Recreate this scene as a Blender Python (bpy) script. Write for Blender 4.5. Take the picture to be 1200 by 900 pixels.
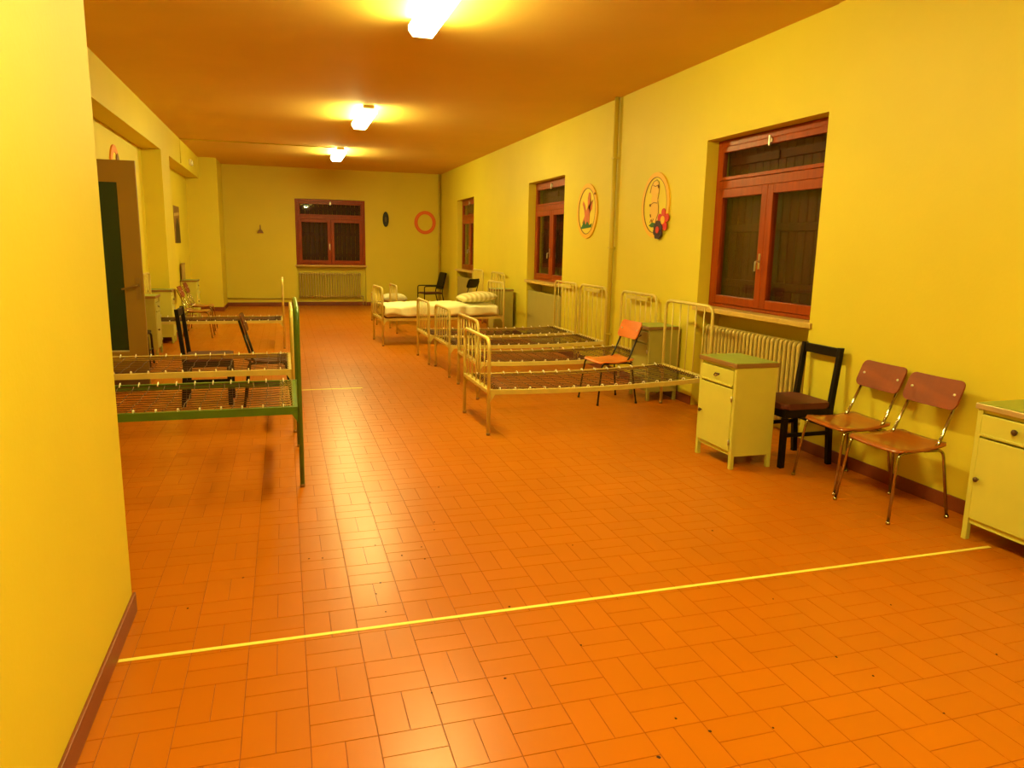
import bpy, bmesh, math, random
from mathutils import Vector, Matrix, noise
random.seed(7)
PI = math.pi
scene = bpy.context.scene
for o in list(bpy.data.objects):
    bpy.data.objects.remove(o)
C = scene.collection

# ------------------------------------------------------------------ camera
FPX, YAW, PITCH, ROLL, CAM_H = 859.65, 0.3012, 0.1851, 0.0196, 1.6
fw = Vector((math.sin(YAW)*math.cos(PITCH), math.cos(YAW)*math.cos(PITCH), -math.sin(PITCH)))
r0 = Vector((math.cos(YAW), -math.sin(YAW), 0))
u0 = r0.cross(fw)
rt = math.cos(ROLL)*r0 + math.sin(ROLL)*u0
up = -math.sin(ROLL)*r0 + math.cos(ROLL)*u0
cam_d = bpy.data.cameras.new('camera')
cam = bpy.data.objects.new('camera', cam_d)
C.objects.link(cam)
M = Matrix(((rt.x, up.x, -fw.x, 0), (rt.y, up.y, -fw.y, 0), (rt.z, up.z, -fw.z, CAM_H), (0, 0, 0, 1)))
cam.matrix_world = M
cam_d.sensor_width = 36
cam_d.lens = FPX/1200*36
cam_d.clip_start = 0.05
scene.camera = cam

def project(P):
    d = Vector(P) - Vector((0, 0, CAM_H))
    z = d.dot(fw)
    if z < 0.05:
        return None
    return 600 + FPX*d.dot(rt)/z, 450 - FPX*d.dot(up)/z

# ------------------------------------------------------------------ world, exposure
w = bpy.data.worlds.new('night')
scene.world = w
w.use_nodes = True
w.node_tree.nodes['Background'].inputs[0].default_value = (0.01, 0.012, 0.02, 1)
w.node_tree.nodes['Background'].inputs[1].default_value = 0.2
vs = scene.view_settings
vs.view_transform = 'Standard'
vs.look = 'None'
vs.exposure = 0.0
vs.gamma = 1.0
vs.use_curve_mapping = False
LAMP_STRENGTH = 128.0
LAMP_COLOR = (1.0, 0.91, 0.30, 1)

# ------------------------------------------------------------------ room measures
XR = 4.04            # right wall
XN = -0.68           # near left wall
YN = 3.3             # its far end
XB = -1.75           # beam face on the left
XL = -2.03           # wall behind the beam
H = 3.43             # ceiling
YB = 19.68           # back wall
YF = -3.6            # wall behind the camera
SOF = 2.97           # underside of the beam

# ------------------------------------------------------------------ materials
MATS = {}
def mat(name, color, rough=0.5, metal=0.0, vary=0.0, scale=6.0, bump=0.0, bscale=60.0, color2=None, spec=0.5, coat=0.0):
    if name in MATS:
        return MATS[name]
    m = bpy.data.materials.new(name)
    m.use_nodes = True
    nt = m.node_tree
    b = nt.nodes['Principled BSDF']
    b.inputs['Roughness'].default_value = rough
    b.inputs['Metallic'].default_value = metal
    b.inputs['Specular IOR Level'].default_value = spec
    b.inputs['Coat Weight'].default_value = coat
    tc = nt.nodes.new('ShaderNodeTexCoord')
    c4 = (*color, 1)
    if vary or color2:
        n = nt.nodes.new('ShaderNodeTexNoise')
        n.inputs['Scale'].default_value = scale
        n.inputs['Detail'].default_value = 5
        nt.links.new(tc.outputs['Object'], n.inputs['Vector'])
        r = nt.nodes.new('ShaderNodeValToRGB')
        r.color_ramp.elements[0].position = 0.3
        r.color_ramp.elements[1].position = 0.7
        a = color2 if color2 else tuple(x*(1-vary) for x in color)
        r.color_ramp.elements[0].color = (*a, 1)
        r.color_ramp.elements[1].color = c4
        nt.links.new(n.outputs['Fac'], r.inputs['Fac'])
        nt.links.new(r.outputs['Color'], b.inputs['Base Color'])
    else:
        b.inputs['Base Color'].default_value = c4
    if bump:
        n2 = nt.nodes.new('ShaderNodeTexNoise')
        n2.inputs['Scale'].default_value = bscale
        n2.inputs['Detail'].default_value = 4
        nt.links.new(tc.outputs['Object'], n2.inputs['Vector'])
        bp = nt.nodes.new('ShaderNodeBump')
        bp.inputs['Strength'].default_value = bump
        bp.inputs['Distance'].default_value = 0.01
        nt.links.new(n2.outputs['Fac'], bp.inputs['Height'])
        nt.links.new(bp.outputs['Normal'], b.inputs['Normal'])
    MATS[name] = m
    return m

def wood(name, c1, c2, rough=0.4, scale=(3, 40, 40), coat=0.0):
    if name in MATS:
        return MATS[name]
    m = bpy.data.materials.new(name)
    m.use_nodes = True
    nt = m.node_tree
    b = nt.nodes['Principled BSDF']
    b.inputs['Roughness'].default_value = rough
    b.inputs['Coat Weight'].default_value = coat
    b.inputs['Specular IOR Level'].default_value = 0.3
    tc = nt.nodes.new('ShaderNodeTexCoord')
    mp = nt.nodes.new('ShaderNodeMapping')
    mp.inputs['Scale'].default_value = scale
    n = nt.nodes.new('ShaderNodeTexNoise')
    n.inputs['Scale'].default_value = 1.0
    n.inputs['Detail'].default_value = 6
    r = nt.nodes.new('ShaderNodeValToRGB')
    r.color_ramp.elements[0].position = 0.3
    r.color_ramp.elements[1].position = 0.7
    r.color_ramp.elements[0].color = (*c1, 1)
    r.color_ramp.elements[1].color = (*c2, 1)
    nt.links.new(tc.outputs['Object'], mp.inputs['Vector'])
    nt.links.new(mp.outputs['Vector'], n.inputs['Vector'])
    nt.links.new(n.outputs['Fac'], r.inputs['Fac'])
    nt.links.new(r.outputs['Color'], b.inputs['Base Color'])
    MATS[name] = m
    return m

def emis(name, color, strength):
    m = bpy.data.materials.new(name)
    m.use_nodes = True
    nt = m.node_tree
    nt.nodes.remove(nt.nodes['Principled BSDF'])
    e = nt.nodes.new('ShaderNodeEmission')
    e.inputs[0].default_value = color
    e.inputs[1].default_value = strength
    nt.links.new(e.outputs[0], nt.nodes['Material Output'].inputs[0])
    MATS[name] = m
    return m

def glass_mat():
    m = bpy.data.materials.new('window glass')
    m.use_nodes = True
    nt = m.node_tree
    nt.nodes.remove(nt.nodes['Principled BSDF'])
    t = nt.nodes.new('ShaderNodeBsdfTransparent')
    t.inputs[0].default_value = (0.9, 0.9, 0.86, 1)
    g = nt.nodes.new('ShaderNodeBsdfGlossy')
    g.inputs['Roughness'].default_value = 0.02
    fr = nt.nodes.new('ShaderNodeFresnel')
    fr.inputs[0].default_value = 1.5
    mx = nt.nodes.new('ShaderNodeMixShader')
    ge = nt.nodes.new('ShaderNodeNewGeometry')
    mr = nt.nodes.new('ShaderNodeMapRange')
    mr.inputs[3].default_value = 1.33
    mr.inputs[4].default_value = 1/1.33
    nt.links.new(ge.outputs['Backfacing'], mr.inputs[0])
    nt.links.new(mr.outputs[0], fr.inputs[0])
    nt.links.new(fr.outputs[0], mx.inputs[0])
    nt.links.new(t.outputs[0], mx.inputs[1])
    nt.links.new(g.outputs[0], mx.inputs[2])
    nt.links.new(mx.outputs[0], nt.nodes['Material Output'].inputs[0])
    return m

WALL = mat('yellow wall paint', (0.70, 0.563, 0.030), 0.55, vary=0.06, scale=1.3, bump=0.08, bscale=45)
CEIL = mat('ceiling paint', (0.74, 0.47, 0.085), 0.7, vary=0.07, scale=1.1, bump=0.1, bscale=30)
GROUT = mat('dark tile joints', (0.25, 0.05, 0.001), 0.8)
SKIRT = mat('red brown skirting tile', (0.22, 0.045, 0.012), 0.4, vary=0.2, scale=4)
GLASS = glass_mat()
FRAMEW = wood('red brown window wood', (0.21, 0.026, 0.001), (0.31, 0.044, 0.002), 0.35, (30, 30, 3))
SHUT = wood('dark shutter wood', (0.04, 0.006, 0.001), (0.09, 0.013, 0.002), 0.5, (40, 40, 3))
SILLM = mat('pale stone sill', (0.60, 0.38, 0.08), 0.4, vary=0.15, scale=20)
METAL = mat('window metal', (0.6, 0.55, 0.45), 0.3, 1.0)
CREAM = mat('aged cream enamel', (0.68, 0.53, 0.13), 0.35, vary=0.15, scale=9)
RADM = mat('radiator enamel', (0.56, 0.40, 0.09), 0.4, vary=0.12, scale=8)
GREEN = mat('green enamel', (0.10, 0.20, 0.022), 0.3, vary=0.2, scale=10)
WIRE = mat('spring steel', (0.10, 0.05, 0.022), 0.5, 0.3)
HOOK = mat('bright hook steel', (0.9, 0.85, 0.6), 0.3, 0.2)
CHROME = mat('chrome tube', (0.40, 0.34, 0.24), 0.12, 1.0)
DARKTUBE = mat('black tube', (0.010, 0.005, 0.003), 0.35, spec=0.3)
BLACKW = mat('black painted wood', (0.007, 0.003, 0.0015), 0.5, spec=0.2)
PLY = wood('red plywood', (0.27, 0.060, 0.006), (0.38, 0.10, 0.010), 0.3, (14, 3, 14), 0.6)
PLYB = wood('red plywood back', (0.18, 0.030, 0.001), (0.26, 0.048, 0.002), 0.5, (14, 3, 14), 0.0)
ORPLY = wood('orange plywood', (0.62, 0.14, 0.02), (0.75, 0.20, 0.03), 0.35, (14, 3, 14), 0.2)
CUSH = mat('dark red cushion', (0.10, 0.018, 0.010), 0.6)
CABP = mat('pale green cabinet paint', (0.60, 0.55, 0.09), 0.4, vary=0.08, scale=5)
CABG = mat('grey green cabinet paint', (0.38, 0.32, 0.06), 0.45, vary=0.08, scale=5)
LINO = mat('green linoleum', (0.30, 0.37, 0.055), 0.35, vary=0.12, scale=12)
EDGE = mat('brown edging', (0.26, 0.13, 0.035), 0.45)
DARKK = mat('dark knob', (0.10, 0.045, 0.02), 0.3, 0.3)
TRAY = mat('lamp tray enamel', (0.8, 0.72, 0.5), 0.4)
DIFF = emis('lit lamp diffuser', LAMP_COLOR, LAMP_STRENGTH)
CAPM = emis('dim translucent lamp end', LAMP_COLOR, LAMP_STRENGTH*0.06)
SHEET = mat('white sheet', (0.92, 0.86, 0.50), 0.8, vary=0.05, scale=5)
TAPE = mat('yellow floor strip', (0.88, 0.78, 0.14), 0.5, vary=0.1, scale=9)
DOORM = mat('beige door paint', (0.28, 0.15, 0.012), 0.5, vary=0.05, scale=3)
DGREEN = mat('dark green panel', (0.003, 0.022, 0.009), 0.25)
PIPE = mat('painted pipe', (0.58, 0.44, 0.03), 0.45)
GREYP = mat('grey cover panel', (0.38, 0.30, 0.06), 0.6, vary=0.08, scale=4)

def tile_mat(name, c):
    m = mat(name, c, 0.33, vary=0.06, scale=1.1, spec=0.22)
    b = m.node_tree.nodes['Principled BSDF']
    nt = m.node_tree
    n = nt.nodes.new('ShaderNodeTexNoise')
    n.inputs['Scale'].default_value = 1.2
    ge = nt.nodes.new('ShaderNodeNewGeometry')
    for x in nt.nodes:
        if x.type == 'TEX_NOISE':
            nt.links.new(ge.outputs['Position'], x.inputs['Vector'])
    mr = nt.nodes.new('ShaderNodeMapRange')
    mr.inputs[3].default_value = 0.25
    mr.inputs[4].default_value = 0.36
    nt.links.new(n.outputs['Fac'], mr.inputs[0])
    nt.links.new(mr.outputs[0], b.inputs['Roughness'])
    return m
TB = (0.465, 0.124, 0.001)
TILEM = [tile_mat('terracotta tile %s' % n, tuple(x*k for x in TB)) for n, k in (('a', 1.0), ('b', 0.975), ('c', 1.025), ('d', 0.99))]

# ------------------------------------------------------------------ mesh helpers
def bx(bm, x0, x1, y0, y1, z0, z1):
    vs_ = [bm.verts.new((x, y, z)) for z in (z0, z1) for y in (y0, y1) for x in (x0, x1)]
    for f in ((0, 2, 3, 1), (4, 5, 7, 6), (0, 1, 5, 4), (2, 6, 7, 3), (0, 4, 6, 2), (1, 3, 7, 5)):
        bm.faces.new([vs_[i] for i in f])
    return vs_

def box_bm(*a, bevel=0.0, seg=2):
    bm = bmesh.new()
    bx(bm, *a)
    if bevel:
        bmesh.ops.bevel(bm, geom=bm.edges[:], offset=bevel, segments=seg, profile=0.5, affect='EDGES')
    return bm

def boxes(lst, bevel=0.0):
    bm = bmesh.new()
    for a in lst:
        b2 = box_bm(*a, bevel=bevel)
        me = bpy.data.meshes.new('t')
        b2.to_mesh(me); b2.free()
        bm.from_mesh(me)
        bpy.data.meshes.remove(me)
    return bm

def rounded(pts, r, seg=5):
    """polyline with filleted inner corners"""
    pts = [Vector(p) for p in pts]
    out = [pts[0]]
    for i in range(1, len(pts)-1):
        a, b, c = pts[i-1], pts[i], pts[i+1]
        d1, d2 = (a-b), (c-b)
        rr = min(r, d1.length*0.49, d2.length*0.49)
        p1, p2 = b + d1.normalized()*rr, b + d2.normalized()*rr
        for k in range(seg+1):
            t = k/seg
            out.append((1-t)**2*p1 + 2*t*(1-t)*b + t*t*p2)
    out.append(pts[-1])
    return out

def tube(bm, pts, r, n=8, closed=False):
    pts = [Vector(p) for p in pts]
    m = len(pts)
    rings = []
    ref = None
    for i in range(m):
        if closed:
            t = pts[(i+1) % m] - pts[i-1]
        else:
            t = (pts[min(i+1, m-1)] - pts[max(i-1, 0)])
        if t.length < 1e-9:
            t = Vector((0, 0, 1))
        t.normalize()
        if ref is None:
            ref = Vector((0, 0, 1)) if abs(t.z) < 0.9 else Vector((1, 0, 0))
        a = t.cross(ref)
        if a.length < 1e-4:
            ref = Vector((0, 1, 0)); a = t.cross(ref)
        a.normalize()
        b = a.cross(t).normalized()
        ref = b
        rad = r[i] if isinstance(r, (list, tuple)) else r
        rings.append([bm.verts.new(pts[i] + rad*(math.cos(2*PI*k/n)*a + math.sin(2*PI*k/n)*b)) for k in range(n)])
    for i in range(m if closed else m-1):
        A, B = rings[i], rings[(i+1) % m]
        for k in range(n):
            bm.faces.new((A[k], A[(k+1) % n], B[(k+1) % n], B[k]))
    if not closed:
        bm.faces.new(list(reversed(rings[0])))
        bm.faces.new(rings[-1])
    return bm

def tube_bm(pts, r, n=8, closed=False):
    bm = bmesh.new()
    tube(bm, pts, r, n, closed)
    return bm

def prism_bm(outline, axis, a0, a1, bevel=0.0):
    """outline of (u, v); extruded along axis ('x': u=y v=z, 'y': u=x v=z, 'z': u=x v=y)"""
    bm = bmesh.new()
    def P(u, v, a):
        return {'x': (a, u, v), 'y': (u, a, v), 'z': (u, v, a)}[axis]
    A = [bm.verts.new(P(u, v, a0)) for u, v in outline]
    B = [bm.verts.new(P(u, v, a1)) for u, v in outline]
    n = len(outline)
    fa = bm.faces.new(A)
    fb = bm.faces.new(list(reversed(B)))
    for i in range(n):
        bm.faces.new((A[i], B[i], B[(i+1) % n], A[(i+1) % n]))
    if bevel:
        es = list(set(fa.edges[:] + fb.edges[:]))
        bmesh.ops.bevel(bm, geom=es, offset=bevel, segments=2, profile=0.5, affect='EDGES')
    bmesh.ops.recalc_face_normals(bm, faces=bm.faces[:])
    return bm

def rrect(x0, x1, y0, y1, r, seg=5):
    out = []
    for cx, cy, a0 in ((x1-r, y1-r, 0), (x0+r, y1-r, 90), (x0+r, y0+r, 180), (x1-r, y0+r, 270)):
        for k in range(seg+1):
            a = math.radians(a0 + 90*k/seg)
            out.append((cx + r*math.cos(a), cy + r*math.sin(a)))
    return out

def ellipse(cx, cy, rx, ry, n=24, ph=0):
    return [(cx + rx*math.cos(2*PI*k/n+ph), cy + ry*math.sin(2*PI*k/n+ph)) for k in range(n)]

def lathe_bm(prof, n=16, axis='z'):
    bm = bmesh.new()
    rings = []
    for r, z in prof:
        if r < 1e-6:
            rings.append([bm.verts.new((0, 0, z))])
        else:
            rings.append([bm.verts.new((r*math.cos(2*PI*k/n), r*math.sin(2*PI*k/n), z)) for k in range(n)])
    for A, B in zip(rings, rings[1:]):
        for k in range(n):
            k2 = (k+1) % n
            if len(A) == 1 and len(B) > 1:
                bm.faces.new((A[0], B[k2], B[k]))
            elif len(B) == 1 and len(A) > 1:
                bm.faces.new((A[k], A[k2], B[0]))
            elif len(A) > 1:
                bm.faces.new((A[k], A[k2], B[k2], B[k]))
    if len(rings[0]) > 1:
        bm.faces.new(list(reversed(rings[0])))
    if len(rings[-1]) > 1:
        bm.faces.new(rings[-1])
    if axis == '-y':
        bmesh.ops.rotate(bm, verts=bm.verts[:], cent=(0, 0, 0), matrix=Matrix.Rotation(PI/2, 3, 'X'))
    bmesh.ops.recalc_face_normals(bm, faces=bm.faces[:])
    return bm

CACHE = {}
def mesh_of(name, bm, m, smooth=False):
    me = bpy.data.meshes.new(name)
    bmesh.ops.recalc_face_normals(bm, faces=bm.faces[:])
    bm.to_mesh(me)
    bm.free()
    me.materials.append(m)
    if smooth:
        me.polygons.foreach_set('use_smooth', [True]*len(me.polygons))
    return me

def obj(name, data, m=None, parent=None, loc=None, smooth=False, rotz=None):
    me = data if isinstance(data, bpy.types.Mesh) else mesh_of(name, data, m, smooth)
    o = bpy.data.objects.new(name, me)
    C.objects.link(o)
    if parent is not None:
        o.parent = parent
    if loc is not None:
        o.location = loc
    if rotz is not None:
        o.rotation_euler = (0, 0, rotz)
    return o

def cached(key, fn, name, m, smooth=False):
    key = (key, m.name)
    if key not in CACHE:
        CACHE[key] = mesh_of(name, fn(), m, smooth)
    return CACHE[key]

def tag(o, label, cat, group=None):
    o['label'] = label
    o['category'] = cat
    if group:
        o['group'] = group
    return o

def thing(name, label, cat, loc=(0, 0, 0), rotz=0, group=None):
    o = bpy.data.objects.new(name, None)
    o.empty_display_size = 0.1
    C.objects.link(o)
    o.location = loc
    o.rotation_euler = (0, 0, rotz)
    return tag(o, label, cat, group)

def struct(o, label=None):
    o['kind'] = 'structure'
    if label:
        o['label'] = label
    return o

# ------------------------------------------------------------------ floor and its tiles
floor = struct(obj('floor', box_bm(XL-0.3, XR+0.35, YF-0.1, YB+0.2, -0.06, -0.0022), GROUT), 'orange terracotta tile floor laid in basket weave')
MX, MY, X0, Y0 = 0.2155, 0.2245, 0.2435, 2.199
GAP = 0.0013

def tile_geo(bm, cx, cy, wx, wy, mi=0):
    a, b = wx/2-GAP, wy/2-GAP
    c, d = a-0.0006, b-0.0006
    lo = [bm.verts.new((cx+sx*a, cy+sy*b, -0.004)) for sx, sy in ((-1, -1), (1, -1), (1, 1), (-1, 1))]
    hi = [bm.verts.new((cx+sx*a, cy+sy*b, -0.0010)) for sx, sy in ((-1, -1), (1, -1), (1, 1), (-1, 1))]
    tp = [bm.verts.new((cx+sx*c, cy+sy*d, 0.0)) for sx, sy in ((-1, -1), (1, -1), (1, 1), (-1, 1))]
    for A, B in ((lo, hi), (hi, tp)):
        for k in range(4):
            f = bm.faces.new((A[k], A[(k+1) % 4], B[(k+1) % 4], B[k]))
            f.material_index = mi
    f = bm.faces.new(tp)
    f.material_index = mi

tiles = []
i0, i1 = int((XL-X0)/MX)-2, int((XR+0.3-X0)/MX)+2
j0, j1 = int((YF-Y0)/MY)-2, int((YB+0.15-Y0)/MY)+2
for i in range(i0, i1):
    for j in range(j0, j1):
        x, y = X0+i*MX, Y0+j*MY
        if (i+j) % 2 == 0:
            cells = [(x+MX*0.25, y+MY/2, MX/2, MY), (x+MX*0.75, y+MY/2, MX/2, MY)]
        else:
            cells = [(x+MX/2, y+MY*0.25, MX, MY/2), (x+MX/2, y+MY*0.75, MX, MY/2)]
        for cx, cy, wx, wy in cells:
            x_lo, x_hi = XL+0.02, XR-0.01
            if cy < YN:
                x_lo = XN-0.03
            if cx < x_lo-wx*0.3 or cx > XR+0.30 or cy < YF or cy > YB+0.02:
                continue
            tiles.append((cx, cy, wx, wy))
def tile_area(t):
    cx, cy, wx, wy = t
    if cx > XR-0.05 or (cx > 3.62 and cy < 3.05) or (cx < XN+0.05 and cy < YN+0.5):
        return 0
    q = [project((cx+sx*wx/2, cy+sy*wy/2, 0)) for sx, sy in ((-1, -1), (1, -1), (1, 1), (-1, 1))]
    if any(p is None for p in q):
        return 0
    mx_, my_ = sum(p[0] for p in q)/4, sum(p[1] for p in q)/4
    if not (0 < mx_ < 1200 and 0 < my_ < 905):
        return 0
    return abs(sum(q[k][0]*q[(k+1) % 4][1]-q[(k+1) % 4][0]*q[k][1] for k in range(4)))/2
order = sorted(range(len(tiles)), key=lambda k: -tile_area(tiles[k]))
single = set(order[:300])
variants = {}
for k in order[:300]:
    cx, cy, wx, wy = tiles[k]
    v = random.randrange(4)
    key = (wx > wy, v)
    if key not in variants:
        b = bmesh.new()
        tile_geo(b, 0, 0, wx, wy)
        variants[key] = mesh_of('tile', b, TILEM[v])
    obj('tile', variants[key], parent=floor, loc=(cx, cy, 0))
b = bmesh.new()
for k, t in enumerate(tiles):
    if k not in single:
        tile_geo(b, *t, mi=random.randrange(4))
me = mesh_of('tile_field', b, TILEM[0])
for m_ in TILEM[1:]:
    me.materials.append(m_)
tf = obj('tile_field', me, parent=floor)
tf['kind'] = 'stuff'

# ------------------------------------------------------------------ ceiling and walls
struct(obj('ceiling', box_bm(XL-0.3, XR+0.4, YF-0.1, YB+0.3, H, H+0.12), CEIL), 'plain painted ceiling')

NICHES = [(4.93, 6.66), (10.55, 12.26), (16.08, 17.75)]
NTOP, NDEP, WT = 2.665, 0.27, 0.45
wl = []
y = YF
for a, c in NICHES:
    px = XR-0.012 if y == YF else XR
    wl.append((px, XR+WT, y, a, 0, H))
    wl.append((XR, XR+WT, a, c, NTOP, H))
    wl.append((XR+NDEP, XR+WT, a, c, 0, 1.0))
    wl.append((XR+0.36, XR+WT, a, c, 1.0, NTOP))
    y = c
wl.append((XR, XR+WT, y, YB, 0, H))
struct(obj('wall_right', boxes(wl), WALL), 'long yellow painted wall with three window niches')

BX0, BX1 = 0.315, 2.05
struct(obj('wall_back', boxes([(XL-0.3, BX0, YB, YB+0.4, 0, H), (BX1, XR+WT, YB, YB+0.4, 0, H), (BX0, BX1, YB, YB+0.4, 2.685, H),
                               (BX0, BX1, YB+0.14, YB+0.4, 0, 1.0), (BX0, BX1, YB+0.22, YB+0.4, 1.0, 2.685)]), WALL), 'yellow end wall with one window')
struct(obj('wall_left', boxes([(XL-0.3, XL, YN, YB, 0, H),
                               (XL, XB, YN+0.2, 18.3, SOF, H),
                               (XL, XB, 12.85, 13.72, 0, SOF),
                               (XL, -1.37, 18.3, YB, 0, H)]), WALL), 'yellow left wall with beam, pilaster and corner pier')
struct(obj('wall_near_left', boxes([(XL-0.3, XN, YF, YN, 0, H)]), WALL), 'bright yellow wall projecting at the near left')
struct(obj('wall_front', boxes([(XL-0.3, XR+WT, YF-0.3, YF, 0, H)]), WALL), 'yellow wall at the near end of the room')

def skirt(name, lst):
    bm = boxes(lst, bevel=0.003)
    return struct(obj(name, bm, SKIRT), 'red-brown skirting')
BH = 0.092
sk = []
y = YF
for a, c in NICHES:
    sk.append((XR-0.026 if y == YF else XR-0.012, XR+0.0, y, a, 0.0, BH))
    y = c
sk.append((XR-0.012, XR, y, YB, 0.0, BH))
skirt('baseboard_right', sk)
skirt('baseboard_back', [(-1.37, BX0, YB-0.012, YB, 0, BH), (BX1, XR-0.012, YB-0.012, YB, 0, BH), (BX0, BX1, YB+0.128, YB+0.14, 0, BH)])
skirt('baseboard_left', [(XL, XL+0.012, YN+0.012, 12.85, 0, BH), (XL, XL+0.012, 13.72, 18.3, 0, BH), (XB, XB+0.012, 12.838, 13.732, 0, BH),
                         (XL+0.012, XB, 12.838, 12.85, 0, BH), (XL, -1.358, 18.288, 18.3, 0, BH), (-1.37, -1.358, 18.3, YB-0.012, 0, BH)])
skirt('baseboard_near_left', [(XN, XN+0.014, YF, YN+0.014, 0, BH), (XL, XN, YN, YN+0.014, 0, BH)])

# ------------------------------------------------------------------ windows
def make_window(name, label, loc, rotz, W, shutters, frame_y=0.13, z0=1.045, zt=2.64, sill=(-0.035, 0.30), handle_u=None):
    """local x along the wall, y outward, z up; origin on the wall face at the floor"""
    r = bpy.data.objects.new(name, None)
    C.objects.link(r)
    r.location = loc
    r.rotation_euler = (0, 0, rotz)
    struct(r, label)
    fy = frame_y
    fd = 0.06
    f = 0.065
    obj('window_frame', boxes([(0, f, fy, fy+fd, z0, zt+0.02), (W-f, W, fy, fy+fd, z0, zt+0.02), (f, W-f, fy, fy+fd, zt-0.045, zt+0.02),
                               (f, W-f, fy, fy+fd, 2.195, 2.275), (f, W-f, fy, fy+fd, z0, z0+0.035)], bevel=0.004), FRAMEW, r)
    # fixed light above
    s = 0.052
    ts = obj('transom_sash', boxes([(f+0.002, f+s, fy-0.012, fy+0.04, 2.277, zt-0.047), (W-f-s, W-f-0.002, fy-0.012, fy+0.04, 2.277, zt-0.047),
                                    (f+s, W-f-s, fy-0.012, fy+0.04, 2.277, 2.31), (f+s, W-f-s, fy-0.012, fy+0.04, zt-0.10, zt-0.047)], bevel=0.004), FRAMEW, r)
    obj('pane', box_bm(f+s-0.005, W-f-s+0.005, fy+0.012, fy+0.016, 2.30, zt-0.09), GLASS, ts)
    obj('transom_latch', boxes([(W/2-0.02, W/2+0.02, fy-0.03, fy-0.012, zt-0.09, zt-0.055), (W/2-0.01, W/2+0.01, fy-0.045, fy-0.025, zt-0.12, zt-0.03)], bevel=0.003), METAL, ts)
    st = 0.082
    for k, (a, c) in enumerate(((f+0.003, W/2-0.002), (W/2+0.002, W-f-0.003))):
        cs = obj('casement', boxes([(a, a+st, fy-0.015, fy+0.045, z0+0.037, 2.192), (c-st, c, fy-0.015, fy+0.045, z0+0.037, 2.192),
                                    (a+st, c-st, fy-0.015, fy+0.045, z0+0.037, z0+0.118), (a+st, c-st, fy-0.015, fy+0.045, 2.11, 2.192)], bevel=0.005), FRAMEW, r)
        obj('pane', box_bm(a+st-0.006, c-st+0.006, fy+0.012, fy+0.016, z0+0.11, 2.118), GLASS, cs)
        if k == 0:
            hb = bmesh.new()
            hx = c-0.035
            bx(hb, hx-0.014, hx+0.014, fy-0.022, fy-0.015, 1.44, 1.58)
            tube(hb, rounded([(hx, fy-0.02, 1.51), (hx, fy-0.06, 1.51), (hx, fy-0.062, 1.42)], 0.015), 0.008)
            obj('handle', hb, METAL, cs)
    # shutters
    nb = 15
    pw = (W-0.04)/nb
    for k in range(nb):
        obj('shutter_board', cached(('board', round(pw, 4), shutters), lambda: box_bm(0.003, pw-0.003, 0, 0.022, z0+0.02, zt, bevel=0.004, seg=1), 'shutter_board', SHUT),
            parent=r, loc=(0.02+k*pw, fy+0.115, 0))
    for a, c in ((0.06, W/2-0.03), (W/2+0.03, W-0.06)):
        for zz in (1.25, 1.78, 2.42):
            obj('shutter_batten', box_bm(a, c, fy+0.098, fy+0.114, zz, zz+0.075, bevel=0.003, seg=1), SHUT, r)
    ov = 0.035
    obj('window_sill', box_bm(-ov, W+ov, sill[0], -0.001, 0.998, 1.043, bevel=0.005), SILLM, r)
    obj('sill_inner', box_bm(0.001, W-0.001, -0.001, fy+0.20, 1.001, 1.043), SILLM, r)
    return r

RR = -PI/2
make_window('window_1', 'nearest red-brown wooden window with closed shutters behind the panes', (XR, 6.66, 0), RR, 1.73, 1)
make_window('window_2', 'middle red-brown wooden window of the long yellow wall', (XR, 12.26, 0), RR, 1.71, 2)
make_window('window_3', 'farthest red-brown wooden window of the long yellow wall', (XR, 17.75, 0), RR, 1.67, 3)
make_window('window_4', 'dark brown wooden window in the end wall above a radiator', (BX0, YB, 0), 0, BX1-BX0, 4, frame_y=0.012, zt=2.66)

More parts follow.
